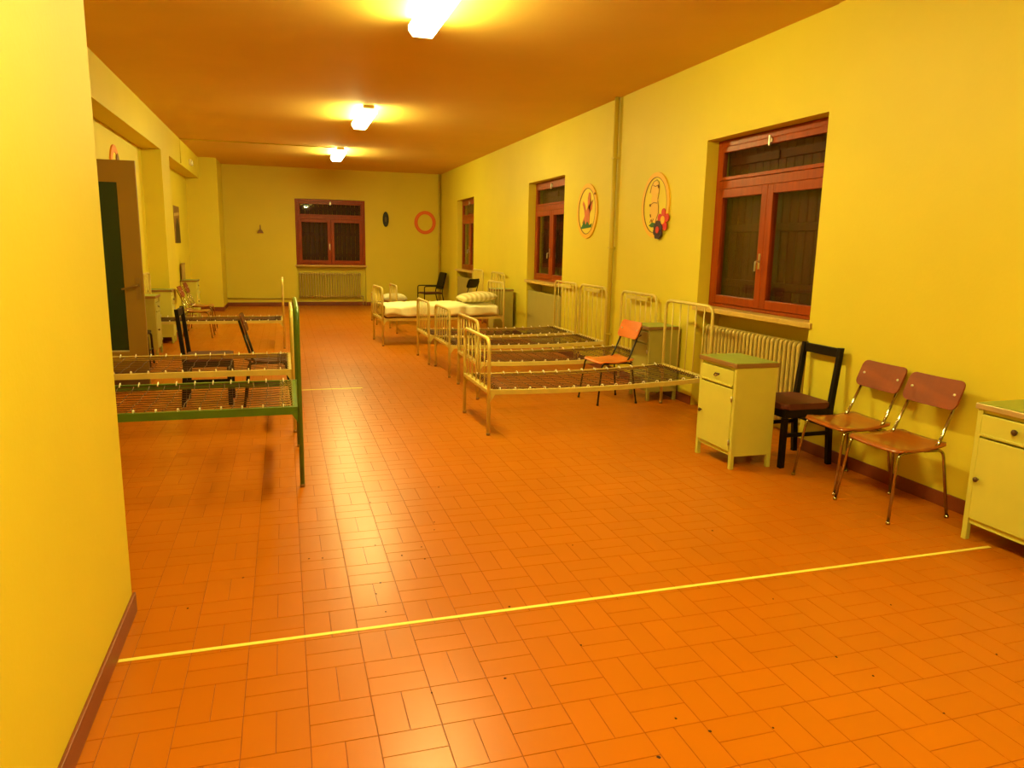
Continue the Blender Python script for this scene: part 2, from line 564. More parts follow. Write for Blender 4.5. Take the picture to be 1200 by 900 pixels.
# ------------------------------------------------------------------ radiators
def make_radiator(label, loc, rotz, n, pitch, z0, z1, depth=0.10, br=0.10):
    r = thing('radiator', label, 'radiator', loc, rotz, 'column radiators')
    def sec():
        bm = bmesh.new()
        pts = [(0, 0.018, z0+0.03), (0, 0.018, z1-0.03), (0, depth-0.018, z1-0.03), (0, depth-0.018, z0+0.03)]
        loop = []
        cs = [(0, 0.018, z0+0.018), (0, 0.018, z1-0.018), (0, depth-0.018, z1-0.018), (0, depth-0.018, z0+0.018)]
        m = len(cs)
        for i in range(m):
            a, b_, c = Vector(cs[i-1]), Vector(cs[i]), Vector(cs[(i+1) % m])
            p1, p2 = b_+(a-b_).normalized()*0.03, b_+(c-b_).normalized()*0.03
            for t in (0, 0.25, 0.5, 0.75, 1):
                loop.append((1-t)**2*p1+2*t*(1-t)*b_+t*t*p2)
        tube(bm, loop, 0.0175, 8, closed=True)
        tube(bm, [(0, depth/2, z0+0.03), (0, depth/2, z1-0.03)], 0.014, 8)
        return bm
    for k in range(n):
        obj('section', cached(('sec', z0, z1, depth), sec, 'section', RADM, True), parent=r, loc=((k+0.5)*pitch, 0, 0))
    for zz in (z0+0.05, z1-0.05):
        obj('header_pipe', tube_bm([(0, depth/2, zz), (n*pitch, depth/2, zz)], 0.021, 10), RADM, r, smooth=True)
    vb = bmesh.new()
    tube(vb, [(n*pitch, depth/2, z0+0.05), (n*pitch+0.07, depth/2, z0+0.05)], 0.013, 8)
    tube(vb, [(n*pitch+0.05, depth/2, z0+0.05), (n*pitch+0.05, depth/2, 0.0)], 0.011, 8)
    tube(vb, [(n*pitch+0.05, depth/2, z0+0.05), (n*pitch+0.05, depth/2-0.05, z0+0.05)], 0.02, 8)
    obj('valve', vb, RADM, r, smooth=True)
    for xx in (2.5*pitch, (n-2.5)*pitch):
        obj('bracket', box_bm(xx-0.01, xx+0.01, depth-0.03, depth+br, z0+0.08, z0+0.1), RADM, r)
    return r
make_radiator('cream column radiator under the nearest window behind the bedside cabinet', (XR+0.06, 6.60, 0), RR, 25, 0.0595, 0.13, 0.86)
make_radiator('cream column radiator under the end wall window', (0.36, YB+0.012, 0), 0, 25, 0.0625, 0.19, 0.855, br=0.027)

def cover(label, loc, W):
    r = thing('radiator_cover', label, 'panel', loc, RR, 'panels under the windows')
    obj('panel', box_bm(0, W, 0.02, 0.04, 0.0, 0.86, bevel=0.004), GREYP, r)
    obj('top_edge', box_bm(0, W, 0.04, 0.075, 0.835, 0.86, bevel=0.003), GREYP, r)
cover('plain grey panel closing the niche under the middle window', (XR, 12.25, 0), 1.62)
cover('plain grey panel closing the niche under the farthest window', (XR, 17.74, 0), 1.58)

# ------------------------------------------------------------------ ceiling lamps
def make_lamp(label, x, y, L=1.27, Wd=0.23):
    r = thing('ceiling_lamp', label, 'lamp', (x, y, H), 0, 'fluorescent ceiling lamps')
    obj('tray', box_bm(-0.075, 0.075, 0, L, -0.04, -0.0005, bevel=0.004), TRAY, r)
    prof = [(-0.07, -0.041), (-Wd/2, -0.055), (-Wd/2, -0.09), (-Wd/2+0.035, -0.135), (Wd/2-0.035, -0.135), (Wd/2, -0.09), (Wd/2, -0.055), (0.07, -0.041)]
    obj('diffuser', prism_bm(prof, 'y', 0.02, L-0.02), DIFF, r)
    cap = [(x*1.02, -0.041+(z+0.041)*1.03) for x, z in prof]
    for yy in (0.002, L-0.019):
        obj('end_cap', prism_bm(cap, 'y', yy, yy+0.017), CAPM, r)
    return r
make_lamp('lit fluorescent ceiling lamp nearest in view, cut by the top edge', 1.17, 5.2)
make_lamp('lit fluorescent ceiling lamp in the middle of the row', 1.17, 10.5)
make_lamp('lit fluorescent ceiling lamp farthest in the row', 1.14, 15.2)
make_lamp('lit fluorescent ceiling lamp over the near end of the room', 1.17, 0.6)
cb = bmesh.new()
tube(cb, [(1.05, 15.18, H-0.012), (XB+0.01, 15.18, H-0.012), (XB+0.01, 15.18, SOF+0.02)], 0.010, 6)
tag(obj('cable_conduit', cb, PIPE), 'thin conduit crossing the ceiling from the farthest lamp to the beam', 'conduit')

# ------------------------------------------------------------------ beds
def sagz(t, z0, z1, sag):
    return z0 + (z1-z0)*t - sag*4*t*(1-t)

def bed_end(parent, name, x, W, h, zf, m, bars, r=0.0155, corner=0.10, plate=False, rail_z=None, key=''):
    rail_z = rail_z if rail_z is not None else zf-0.015
    pts = rounded([(0, 0, 0.012), (0, 0, h), (0, W, h), (0, W, 0.012)], corner, 7)
    e = obj(name, cached(('arch', W, h, r, corner), lambda: tube_bm(pts, r, 10), name, m, True), parent=parent, loc=(x, 0, 0))
    obj('cross_rail', cached(('xr', W, rail_z), lambda: box_bm(-0.012, 0.012, 0, W, rail_z-0.018, rail_z+0.018, bevel=0.004, seg=1), 'cross_rail', m), parent=e)
    for k in range(bars):
        yy = W*(k+1)/(bars+1)
        obj('bar', cached(('bar', h, rail_z), lambda: tube_bm([(0, 0, rail_z), (0, 0, h)], 0.0065, 6), 'bar', m, True), parent=e, loc=(0, yy, 0))
    if plate:
        obj('card_holder', box_bm(-0.006, 0.006, W*0.25, W*0.85, h-0.075, h-0.035, bevel=0.002, seg=1), m, e)
    for yy in (0, W):
        obj('foot_cap', cached(('fc',), lambda: tube_bm([(0, 0, 0), (0, 0, 0.022)], 0.0175, 10), 'foot_cap', EDGE, True), parent=e, loc=(0, yy, 0))
    return e

def make_bed(label, loc, rotz, L, W, hf, hh, zf0, zf1, m, bars=5, sag=0.02, plate=False, group='iron bed frames', mesh=True, hooks=True, rail_h=0.04, coils=False):
    r = thing('iron_bed', label, 'bed', loc, rotz, group)
    bed_end(r, 'footboard', 0, W, hf, zf0, m, bars)
    bed_end(r, 'headboard', L, W, hh, zf1, m, bars, plate=plate)
    N = 10
    for yy in (0.02, W-0.02):
        bm = bmesh.new()
        s = 1 if yy < W/2 else -1
        prev = None
        for k in range(N+1):
            t = k/N
            x = 0.012 + (L-0.024)*t
            z = sagz(t, zf0, zf1, sag)
            # L-shaped angle iron
            prof = [(0, 0), (s*0.032, 0), (s*0.032, -0.004), (s*0.004, -0.004), (s*0.004, -rail_h), (0, -rail_h)]
            ring = [bm.verts.new((x, yy-s*0.02+p, z+q)) for p, q in prof]
            if prev:
                for i in range(6):
                    bm.faces.new((prev[i], prev[(i+1) % 6], ring[(i+1) % 6], ring[i]))
            else:
                bm.faces.new(ring)
            prev = ring
        bm.faces.new(list(reversed(prev)))
        obj('side_rail', bm, m, r)
    for x in (0.03, L-0.03):
        z = zf0 if x < 1 else zf1
        obj('end_rail', box_bm(x-0.016, x+0.016, 0.006, W-0.006, z-0.006, z-0.002), m, r)
    for x in (0, L):
        z = zf0 if x == 0 else zf1
        for yy in (0, W):
            obj('bracket', prism_bm([(x, z-0.03), (x+(0.06 if x == 0 else -0.06), z-0.035), (x+(0.018 if x == 0 else -0.018), z-0.10), (x, z-0.10)], 'y', yy-0.003, yy+0.003), m, r)
    if mesh:
        bm = bmesh.new()
        nl, nt = 12, 18
        for k in range(nl):
            yy = 0.07 + (W-0.14)*k/(nl-1)
            pts = []
            for q in range(9):
                t = q/8
                cs = 1-(2*(yy/W)-1)**2
                pts.append((0.06+(L-0.12)*t, yy+0.004*math.sin(q*2.1+k), sagz(t, zf0, zf1, sag)-0.006-0.02*cs*4*t*(1-t)))
            tube(bm, pts, 0.0028, 4)
        for k in range(nt):
            t = (k+0.5)/nt
            x = 0.06+(L-0.12)*t
            pts = []
            for q in range(7):
                yy = 0.04+(W-0.08)*q/6
                cs = 1-(2*(yy/W)-1)**2
                pts.append((x+0.006*(-1)**q, yy, sagz(t, zf0, zf1, sag)-0.006-0.02*cs*4*t*(1-t)))
            tube(bm, pts, 0.0028, 4)
        sm = obj('spring_mesh', bm, WIRE, r, smooth=True)
        sm['kind'] = 'stuff'
    if hooks:
        bm = bmesh.new()
        nh = 15
        for k in range(nh):
            t = (k+0.5)/nh
            x = 0.04+(L-0.08)*t
            z = sagz(t, zf0, zf1, sag)
            for y0_, s in ((0.014, 1), (W-0.014, -1)):
                tube(bm, rounded([(x, y0_, z-0.004), (x, y0_, z+0.016), (x, y0_+s*0.03, z+0.012), (x, y0_+s*0.05, z-0.006)], 0.008, 3), 0.0048, 5)
        hk = obj('spring_hooks', bm, HOOK, r, smooth=True)
        hk['kind'] = 'stuff'
        bm = bmesh.new()
        ne = 11
        for k in range(ne):
            yy = 0.06+(W-0.12)*k/(ne-1)
            for x, s, z in ((0.035, 1, zf0), (L-0.035, -1, zf1)):
                pts = []
                for q in range(22):
                    a = q*2*PI/6
                    pts.append((x+s*q*0.0045, yy+0.009*math.cos(a), z-0.003+0.009*math.sin(a)))
                tube(bm, pts, 0.0025, 4)
        ck = obj('coil_springs', bm, CREAM if coils else WIRE, r, smooth=True)
        ck['kind'] = 'stuff'
    return r

make_bed('bare cream iron bed nearest on the right, its head beside the radiator', (1.63, 5.91, 0), 0, 2.13, 0.88, 0.83, 1.09, 0.395, 0.43, CREAM, bars=5, sag=0.025)
make_bed('bare cream iron bed second from the front in the right row, headboard behind small cabinet', (1.91, 7.37, 0), 0, 2.05, 0.90, 0.83, 1.09, 0.40, 0.42, CREAM, plate=True, bars=6)
make_bed('bare cream iron bed third in the right row, headboard beside the wall pipe', (1.90, 8.72, 0), 0, 2.06, 0.88, 0.83, 1.10, 0.40, 0.41, CREAM, plate=True)
make_bed('bare cream iron bed fourth in the right row, headboard at the middle window', (1.84, 9.74, 0), 0, 2.12, 0.88, 0.84, 1.10, 0.40, 0.41, CREAM, plate=True)
BED5 = (1.47, 11.70, 0.0, 2.03, 0.86, math.radians(3))
make_bed('cream iron bed made up with white sheet and striped pillow', BED5[:3], BED5[5], BED5[3], BED5[4], 0.92, 1.0, 0.44, 0.45, CREAM, hooks=False, sag=0.0)
make_bed('cream iron bed just behind the made-up bed, legs seen beneath it', (1.93, 13.33, 0), 0, 2.02, 0.9, 0.86, 1.10, 0.40, 0.41, CREAM, bars=5)
make_bed('farthest iron bed of the right row with pillow at the aisle end', (1.75, 14.9, 0), 0, 2.2, 0.86, 0.6, 1.10, 0.42, 0.42, CREAM, bars=5)
# left row: foot on the aisle (to the right), heads towards the left wall -> turned by 180 degrees
make_bed('green iron bed with bare springs, nearest on the left', (0.068, 5.90, 0), PI, 1.98, 1.02, 1.18, 1.18, 0.545, 0.545, GREEN, bars=0, sag=0.0, rail_h=0.05, coils=True)
make_bed('cream iron bed with bare springs beside the green one', (0.045, 7.40, 0), PI, 1.98, 1.02, 1.03, 1.05, 0.545, 0.545, CREAM, bars=0, sag=0.0, rail_h=0.045)
make_bed('cream iron bed farthest on the left, past the two chairs', (-0.03, 12.45, 0), PI, 1.94, 0.80, 1.04, 1.10, 0.43, 0.43, CREAM, bars=5, sag=0.0)

# bedding on the made-up bed
def bed_frame_point(x, y, z):
    a = BED5[5]
    return (BED5[0]+x*math.cos(a)-y*math.sin(a), BED5[1]+x*math.sin(a)+y*math.cos(a), z)
mb = box_bm(0.05, 1.98, 0.03, 0.83, 0.455, 0.58, bevel=0.05, seg=4)
mt = obj('mattress', mb, mat('mattress ticking', (0.7, 0.6, 0.35), 0.8), loc=BED5[:3], rotz=BED5[5], smooth=True)
tag(mt, 'thin mattress under the white sheet of the made-up bed', 'mattress')
bm = bmesh.new()
NX_, NY_ = 60, 36
W5 = 0.86
grid = []
for i in range(NX_+1):
    row = []
    t = i/NX_
    x = 0.035 + 1.88*t
    for j in range(NY_+1):
        s = -1 + 2*j/NY_
        half = 0.415
        drop = 0.155 + 0.05*noise.noise((x*3, s, 4.0))
        L_ = half + drop
        q = abs(s)*L_
        if q < half:
            yy, dz = q, 0.0
        else:
            yy, dz = half+0.012, -(q-half)
        yy = math.copysign(yy, s)
        wr = 0.024*noise.noise((x*2.2+s*2.0, s*2.5, 0)) + 0.020*noise.noise((x*6-s*6, s*5, 3))
        wr += 0.020*math.sin(9*x+6*s+2*noise.noise((x*2, s, 1)))*min(1, abs(s)*1.3)
        z = 0.636 + wr*(1 if dz == 0 else 0.4) + dz
        out = 0.012 + 0.035*(0.5+0.5*math.sin(17*x+3*noise.noise((x*3, s, 7)))) if dz < 0 else 0
        row.append(bm.verts.new((x, W5/2+yy+math.copysign(out, s), z)))
    grid.append(row)
for i in range(NX_):
    for j in range(NY_):
        bm.faces.new((grid[i][j], grid[i+1][j], grid[i+1][j+1], grid[i][j+1]))
sh = obj('bed_sheet', bm, SHEET, loc=BED5[:3], rotz=BED5[5], smooth=True)
sd = sh.modifiers.new('thickness', 'SOLIDIFY')
sd.thickness = 0.004
tag(sh, 'rumpled white sheet hanging over the sides of the made-up bed', 'sheet')

def pillow_bm(Lx, Ly, T, seed=0):
    bm = bmesh.new()
    n = 22
    def surf(sgn):
        g = []
        for i in range(n+1):
            row = []
            for j in range(n+1):
                u, v = -1+2*i/n, -1+2*j/n
                hgt = ((1-abs(u)**3.2)*(1-abs(v)**3.2))**0.55 if abs(u) < 1 and abs(v) < 1 else 0
                k = 1-0.07*(u*u*v*v) - 0.04*(1-hgt)*math.cos(3*u+seed)
                z = sgn*T/2*hgt*(1+0.12*noise.noise((u*1.7+seed, v*1.7, sgn)))
                row.append(bm.verts.new((u*Lx/2*k, v*Ly/2*k, z)))
            g.append(row)
        for i in range(n):
            for j in range(n):
                bm.faces.new((g[i][j], g[i+1][j], g[i+1][j+1], g[i][j+1]))
    surf(1); surf(-1)
    bmesh.ops.remove_doubles(bm, verts=bm.verts[:], dist=0.0005)
    return bm
def stripe_mat(name, c1, c2, scale, axis='Y'):
    m = bpy.data.materials.new(name)
    m.use_nodes = True
    nt = m.node_tree
    b_ = nt.nodes['Principled BSDF']
    b_.inputs['Roughness'].default_value = 0.85
    tc = nt.nodes.new('ShaderNodeTexCoord')
    wv = nt.nodes.new('ShaderNodeTexWave')
    wv.bands_direction = axis
    wv.inputs['Scale'].default_value = scale
    rp = nt.nodes.new('ShaderNodeValToRGB')
    rp.color_ramp.elements[0].color = (*c1, 1)
    rp.color_ramp.elements[1].color = (*c2, 1)
    rp.color_ramp.elements[0].position = 0.35
    rp.color_ramp.elements[1].position = 0.6
    nt.links.new(tc.outputs['Object'], wv.inputs['Vector'])
    nt.links.new(wv.outputs['Fac'], rp.inputs['Fac'])
    nt.links.new(rp.outputs['Color'], b_.inputs['Base Color'])
    return m
STR = stripe_mat('striped ticking', (0.56, 0.44, 0.17), (0.72, 0.62, 0.30), 4.0, 'X')
pl = obj('pillow', pillow_bm(0.60, 0.64, 0.16, 1), STR, loc=bed_frame_point(1.68, 0.43, 0.745), smooth=True)
pl.rotation_euler = (0, math.radians(-6), BED5[5])
tag(pl, 'brown striped pillow at the head of the made-up bed', 'pillow', 'pillows')
pl = obj('pillow', pillow_bm(0.5, 0.6, 0.19, 5), mat('pale pillow ticking', (0.62, 0.55, 0.3), 0.85, vary=0.3, scale=7), loc=(2.16, 15.3, 0.505), smooth=True)
tag(pl, 'pale pillow lying on the farthest bed near the aisle', 'pillow', 'pillows')

# ------------------------------------------------------------------ chairs
def make_school_chair(label, loc, rotz, tube_m, seat_m, back_m, group='tube and plywood chairs', tr=0.0095, lean=0.275, zb=0.755):
    """faces local +x; origin on the floor under the seat centre"""
    r = thing('tube_chair', label, 'chair', loc, rotz, group)
    def seat():
        bm = bmesh.new()
        n, k = 12, 10
        top, bot = [], []
        for i in range(n+1):
            t = i/n
            x = 0.20-0.40*t
            z = 0.452 - 0.02*math.sin(PI*min(1, t*1.05))+0.012*t - (0.018*((0.12-t)/0.12)**2 if t < 0.12 else 0)
            hw = 0.225 - 0.025*t
            if t < 0.08: hw -= 0.03*(1-t/0.08)**2
            if t > 0.92: hw -= 0.03*((t-0.92)/0.08)**2
            top.append([bm.verts.new((x, hw*(-1+2*j/k), z+0.006*(abs(-1+2*j/k))**2)) for j in range(k+1)])
            bot.append([bm.verts.new((x, hw*(-1+2*j/k), z-0.011+0.006*(abs(-1+2*j/k))**2)) for j in range(k+1)])
        for i in range(n):
            for j in range(k):
                bm.faces.new((top[i][j], top[i+1][j], top[i+1][j+1], top[i][j+1]))
                bm.faces.new((bot[i][j], bot[i][j+1], bot[i+1][j+1], bot[i+1][j]))
            for j, s in ((0, 1), (k, -1)):
                bm.faces.new((top[i][j], bot[i][j], bot[i+1][j], top[i+1][j]))
        for i in (0, n):
            for j in range(k):
                bm.faces.new((top[i][j], top[i][j+1], bot[i][j+1], bot[i][j]))
        return bm
    obj('seat', cached(('cseat',), seat, 'seat', seat_m, True), parent=r)
    def back():
        bm = prism_bm(rrect(-0.205, 0.205, -0.095, 0.095, 0.04), 'x', -0.006, 0.006, 0.002)
        bmesh.ops.subdivide_edges(bm, edges=[e for e in bm.edges if abs(e.verts[0].co.y-e.verts[1].co.y) > 0.2], cuts=6)
        for v in bm.verts:
            v.co.x += 0.45*v.co.y**2
        return bm
    bk = obj('backrest', cached(('cback',), back, 'backrest', back_m), parent=r, loc=(-0.245+(0.275-lean)*0.85, 0, zb))
    bk.rotation_euler = (0, -math.atan2(lean-0.12, 0.40), 0)
    for s in (-1, 1):
        obj('rivet', cached(('riv',), lambda: tube_bm([(0.0, 0, 0), (0.012, 0, 0)], 0.008, 8), 'rivet', HOOK, True), parent=bk, loc=(0.012, s*0.16, 0.0))
        fl = obj('leg', cached(('fl', s, tr), lambda: tube_bm(rounded([(0.09, s*0.19, 0.428), (0.185, s*0.195, 0.428), (0.235, s*0.225, 0.005)], 0.045, 5), tr, 8), 'leg', tube_m, True), parent=r)
        bl = obj('leg', cached(('bl', s, tr), lambda: tube_bm(rounded([(-0.02, s*0.185, 0.428), (-0.16, s*0.19, 0.428), (-0.215, s*0.225, 0.005)], 0.045, 5), tr, 8), 'leg', tube_m, True), parent=r)
        for lg, x in ((fl, 0.235), (bl, -0.215)):
            obj('foot_cap', cached(('cfc',), lambda: lathe_bm([(0.0, 0), (0.013, 0.0), (0.014, 0.006), (0.012, 0.018), (0, 0.02)], 10), 'foot_cap', tube_m, True), parent=lg, loc=(x, s*0.225, 0))
        obj('back_post', cached(('bp', s, tr, lean, zb), lambda: tube_bm(rounded([(0.10, s*0.178, 0.425), (-0.12, s*0.178, 0.432), (-lean, s*0.165, zb+0.045)], 0.06, 6), tr, 8), 'back_post', tube_m, True), parent=r)
    obj('cross_tube', tube_bm([(0.12, -0.19, 0.425), (0.12, 0.19, 0.425)], tr*0.9, 8), tube_m, r, smooth=True)
    return r

def make_wood_chair(label, loc, rotz, group='black wooden chairs', h=0.9):
    r = thing('wooden_chair', label, 'chair', loc, rotz, group)
    obj('seat_cushion', prism_bm(rrect(-0.21, 0.22, -0.215, 0.215, 0.05), 'z', 0.445, 0.49, 0.015), CUSH, r)
    obj('seat_frame', boxes([(-0.21, 0.21, -0.215, -0.19, 0.385, 0.445), (-0.21, 0.21, 0.19, 0.215, 0.385, 0.445), (-0.21, -0.185, -0.19, 0.19, 0.385, 0.445), (0.185, 0.21, -0.19, 0.19, 0.385, 0.445)], bevel=0.003), BLACKW, r)
    for s in (-1, 1):
        obj('leg', box_bm(0.175, 0.215, s*0.2-0.02, s*0.2+0.02, 0.0, 0.385, bevel=0.004), BLACKW, r)
        prof = [(-0.255, 0.0), (-0.215, 0.0), (-0.182, 0.40), (-0.19, 0.5), (-0.232, h), (-0.268, h), (-0.228, 0.5), (-0.222, 0.40)]
        obj('back_post', prism_bm(prof, 'y', s*0.2-0.018, s*0.2+0.018, 0.003), BLACKW, r)
        obj('stretcher', box_bm(-0.2, 0.18, s*0.2-0.01, s*0.2+0.01, 0.235, 0.265, bevel=0.003), BLACKW, r)
    obj('top_rail', box_bm(-0.262, -0.236, -0.182, 0.182, h-0.075, h-0.005, bevel=0.005), BLACKW, r)
    obj('stretcher', box_bm(-0.235, -0.212, -0.182, 0.182, 0.28, 0.305, bevel=0.003), BLACKW, r)
    return r

# against the right wall, facing the aisle (-x): local +x -> -x
make_school_chair('chrome and red plywood chair beside the near right cabinet', (3.655, 3.555, 0), PI, CHROME, PLY, PLYB)
make_school_chair('chrome and red plywood chair next to the black wooden chair', (3.725, 4.07, 0), PI-0.05, CHROME, PLY, PLYB)
make_wood_chair('black wooden chair with dark red seat between cabinet and plywood chair', (3.72, 4.685, 0), PI, h=0.9)
make_school_chair('orange plywood chair on black tubes between the two nearest right beds', (3.27, 7.06, 0), PI+0.06, DARKTUBE, ORPLY, ORPLY)
make_school_chair('dark-backed tube chair between the farthest beds on the right', (3.45, 14.56, 0), PI*0.75, DARKTUBE, BLACKW, BLACKW, zb=0.86)
# left side, facing the aisle (+x)
make_wood_chair('black wooden chair behind the cream left bed, seen side on', (-0.745, 7.82, 0), 0, h=0.95)
make_school_chair('dark plywood chair on black tubes at the foot of the cream left bed', (-0.20, 7.72, 0), 0, DARKTUBE, wood('brown plywood', (0.09, 0.02, 0.008), (0.15, 0.035, 0.01)), wood('brown plywood', (0.1, 0.02, 0.01), (0.2, 0.05, 0.01)), tr=0.012, lean=0.235, zb=0.80)
make_school_chair('chrome plywood chair by the left pilaster, nearer of the far pair', (-1.42, 13.35, 0), 0, CHROME, PLY, PLYB)
make_school_chair('chrome plywood chair by the left wall, farther of the far pair', (-1.46, 14.45, 0), 0, CHROME, PLY, PLYB)

# dark armchair in the far corner
r = thing('armchair', 'dark tubular armchair in the far right corner', 'chair', (3.60, 18.75, 0), PI+0.15)
obj('seat', prism_bm(rrect(-0.22, 0.26, -0.23, 0.23, 0.05), 'z', 0.37, 0.41, 0.01), CUSH, r)
bk = obj('backrest', prism_bm(rrect(-0.22, 0.22, -0.22, 0.22, 0.06), 'x', -0.015, 0.015, 0.006), BLACKW, r, loc=(-0.27, 0, 0.70))
bk.rotation_euler = (0, math.radians(-15), 0)
for s in (-1, 1):
    obj('arm_frame', tube_bm(rounded([(0.27, s*0.26, 0.0), (0.27, s*0.26, 0.57), (-0.25, s*0.26, 0.57)], 0.05), 0.014, 8), DARKTUBE, r, smooth=True)
    obj('leg', tube_bm(rounded([(-0.30, s*0.25, 0.0), (-0.20, s*0.25, 0.40), (-0.33, s*0.235, 0.90)], 0.08), 0.014, 8), DARKTUBE, r, smooth=True)
    obj('seat_rail', tube_bm([(0.27, s*0.255, 0.375), (-0.2, s*0.25, 0.385)], 0.012, 8), DARKTUBE, r, smooth=True)

# dark tube stool near the open door
r = thing('tube_stool', 'black tubular stool behind the open left door', 'stool', (-1.84, 10.35, 0), 0)
obj('seat', prism_bm(rrect(-0.16, 0.16, -0.16, 0.16, 0.04), 'z', 0.415, 0.44, 0.006), BLACKW, r)
for s in (-1, 1):
    obj('leg_frame', tube_bm(rounded([(-0.165, s*0.14, 0.0), (-0.15, s*0.14, 0.405), (0.15, s*0.14, 0.405), (0.165, s*0.14, 0.0)], 0.04), 0.014, 8), DARKTUBE, r, smooth=True)
obj('cross_tube', tube_bm([(0.155, -0.14, 0.2), (0.155, 0.14, 0.2)], 0.01, 8), DARKTUBE, r, smooth=True)

# ------------------------------------------------------------------ bedside cabinets
def make_cabinet(label, loc, rotz, body_m, Wd=0.49, D=0.35, Hc=0.80, knob_left=True, bail=True, edge=None):
    """front faces local -y; origin at the front-left floor corner seen from the front"""
    r = thing('bedside_cabinet', label, 'cabinet', loc, rotz, 'metal bedside cabinets')
    p = 0.032
    zb = 0.10
    obj('body', boxes([(0.0005, 0.012, 0.006, D-0.006, zb, Hc-0.036), (Wd-0.012, Wd-0.0005, 0.006, D-0.006, zb, Hc-0.036), (0.012, Wd-0.012, D-0.012, D-0.004, zb, Hc-0.036),
                       (0.012, Wd-0.012, 0.014, D-0.012, zb, zb+0.012), (p, Wd-p, 0.012, 0.03, 0.607, 0.623), (p, Wd-p, 0.012, 0.03, 0.742, Hc-0.036), (p, Wd-p, 0.012, 0.03, zb, zb+0.03)]), body_m, r)
    for x in (0, Wd-p):
        for y_ in (0, D-p):
            obj('leg', cached(('cleg', Hc), lambda: box_bm(0, p, 0, p, 0, Hc-0.036, bevel=0.004), 'leg', body_m), parent=r, loc=(x, y_, 0))
    d = obj('door', box_bm(p+0.003, Wd-p-0.003, -0.004, 0.011, zb+0.033, 0.604, bevel=0.004), body_m, r)
    kx = p+0.03 if knob_left else Wd-p-0.03
    obj('knob', lathe_bm([(0.006, 0), (0.006, 0.012), (0.014, 0.016), (0.015, 0.024), (0.008, 0.03), (0, 0.031)], 12, '-y'), DARKK, d, loc=(kx, -0.003, 0.37), smooth=True)
    hx = Wd-p-0.002 if knob_left else p+0.002
    for zz in (0.2, 0.53):
        obj('hinge', tube_bm([(hx, -0.006, zz-0.02), (hx, -0.006, zz+0.02)], 0.006, 8), METAL, d, smooth=True)
    dr = obj('drawer', box_bm(p+0.003, Wd-p-0.003, -0.004, 0.011, 0.628, 0.738, bevel=0.004), body_m, r)
    obj('drawer_lip', box_bm(p+0.006, Wd-p-0.006, -0.012, -0.003, 0.618, 0.632, bevel=0.003), body_m, dr)
    if bail:
        hb = bmesh.new()
        bx(hb, Wd/2-0.03, Wd/2+0.03, -0.008, -0.004, 0.682, 0.694)
        tube(hb, rounded([(Wd/2-0.022, -0.006, 0.688), (Wd/2-0.022, -0.022, 0.672), (Wd/2+0.022, -0.022, 0.672), (Wd/2+0.022, -0.006, 0.688)], 0.008, 3), 0.004, 6)
        obj('handle', hb, DARKK, dr, smooth=True)
    else:
        obj('knob', lathe_bm([(0.006, 0), (0.006, 0.012), (0.016, 0.016), (0.017, 0.024), (0.008, 0.03), (0, 0.031)], 12, '-y'), DARKK, dr, loc=(Wd/2, -0.003, 0.685), smooth=True)
    t = obj('top', box_bm(-0.008, Wd+0.008, -0.012, D+0.006, Hc-0.036, Hc-0.004, bevel=0.004), edge or EDGE, r)
    obj('linoleum', box_bm(0.0, Wd, -0.004, D-0.002, Hc-0.0045, Hc, bevel=0.0015, seg=1), LINO, t)
    return r
make_cabinet('pale green bedside cabinet standing out in front of the radiator', (3.11, 5.015, 0), RR, CABP)
make_cabinet('pale green bedside cabinet cut by the right edge of the photo', (3.675, 3.055, 0), RR, CABP, bail=False, edge=mat('pale metal edging', (0.62, 0.50, 0.26), 0.35, 0.6))
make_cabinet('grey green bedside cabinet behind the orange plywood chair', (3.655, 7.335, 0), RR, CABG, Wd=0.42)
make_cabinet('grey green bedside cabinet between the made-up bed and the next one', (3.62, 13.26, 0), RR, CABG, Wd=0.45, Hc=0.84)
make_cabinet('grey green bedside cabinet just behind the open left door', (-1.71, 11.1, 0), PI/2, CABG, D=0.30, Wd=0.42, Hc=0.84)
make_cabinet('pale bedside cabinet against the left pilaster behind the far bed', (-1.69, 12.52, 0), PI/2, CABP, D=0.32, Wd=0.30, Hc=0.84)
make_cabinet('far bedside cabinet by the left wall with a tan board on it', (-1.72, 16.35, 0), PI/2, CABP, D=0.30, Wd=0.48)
r = thing('tan_board', 'tan board propped upright on the far left cabinet', 'board', (-1.985, 16.4, 0.80))
obj('panel', box_bm(-0.012, 0.012, 0, 0.42, 0, 0.34, bevel=0.004), mat('tan board', (0.40, 0.24, 0.06), 0.6), r)
obj('edge_strip', box_bm(0.012, 0.018, 0.0, 0.42, 0.30, 0.34, bevel=0.002), mat('tan edge', (0.30, 0.17, 0.04), 0.6), r)

# ------------------------------------------------------------------ open door on the left
d = bpy.data.objects.new('door_1', None)
C.objects.link(d)
d.location = (XL, 8.6, 0)
struct(d, 'beige door leaf with a dark green panel standing open at the left wall')
DW, DT, DH = 0.605, 0.045, 2.39
lf = obj('door_leaf', boxes([(0.0, 0.07, 0, DT, 0.008, DH), (0.425, DW, 0, DT, 0.008, DH), (0.07, 0.425, 0, DT, 2.17, DH), (0.07, 0.425, 0, DT, 0.008, 0.42)]), DOORM, d)
obj('green_panel', box_bm(0.065, 0.43, 0.014, 0.03, 0.415, 2.175), DGREEN, d)
obj('panel_bead', boxes([(0.07, 0.425, -0.004, 0.014, 0.42, 0.435)]), mat('pale bead', (0.5, 0.42, 0.2), 0.5), d)
obj('bottom_band', box_bm(0.01, DW-0.01, -0.003, 0.0, 0.012, 0.20), mat('brown bottom band', (0.14, 0.06, 0.02), 0.5), d)  # thin darker brown band across the bottom of the leaf
hb = bmesh.new()
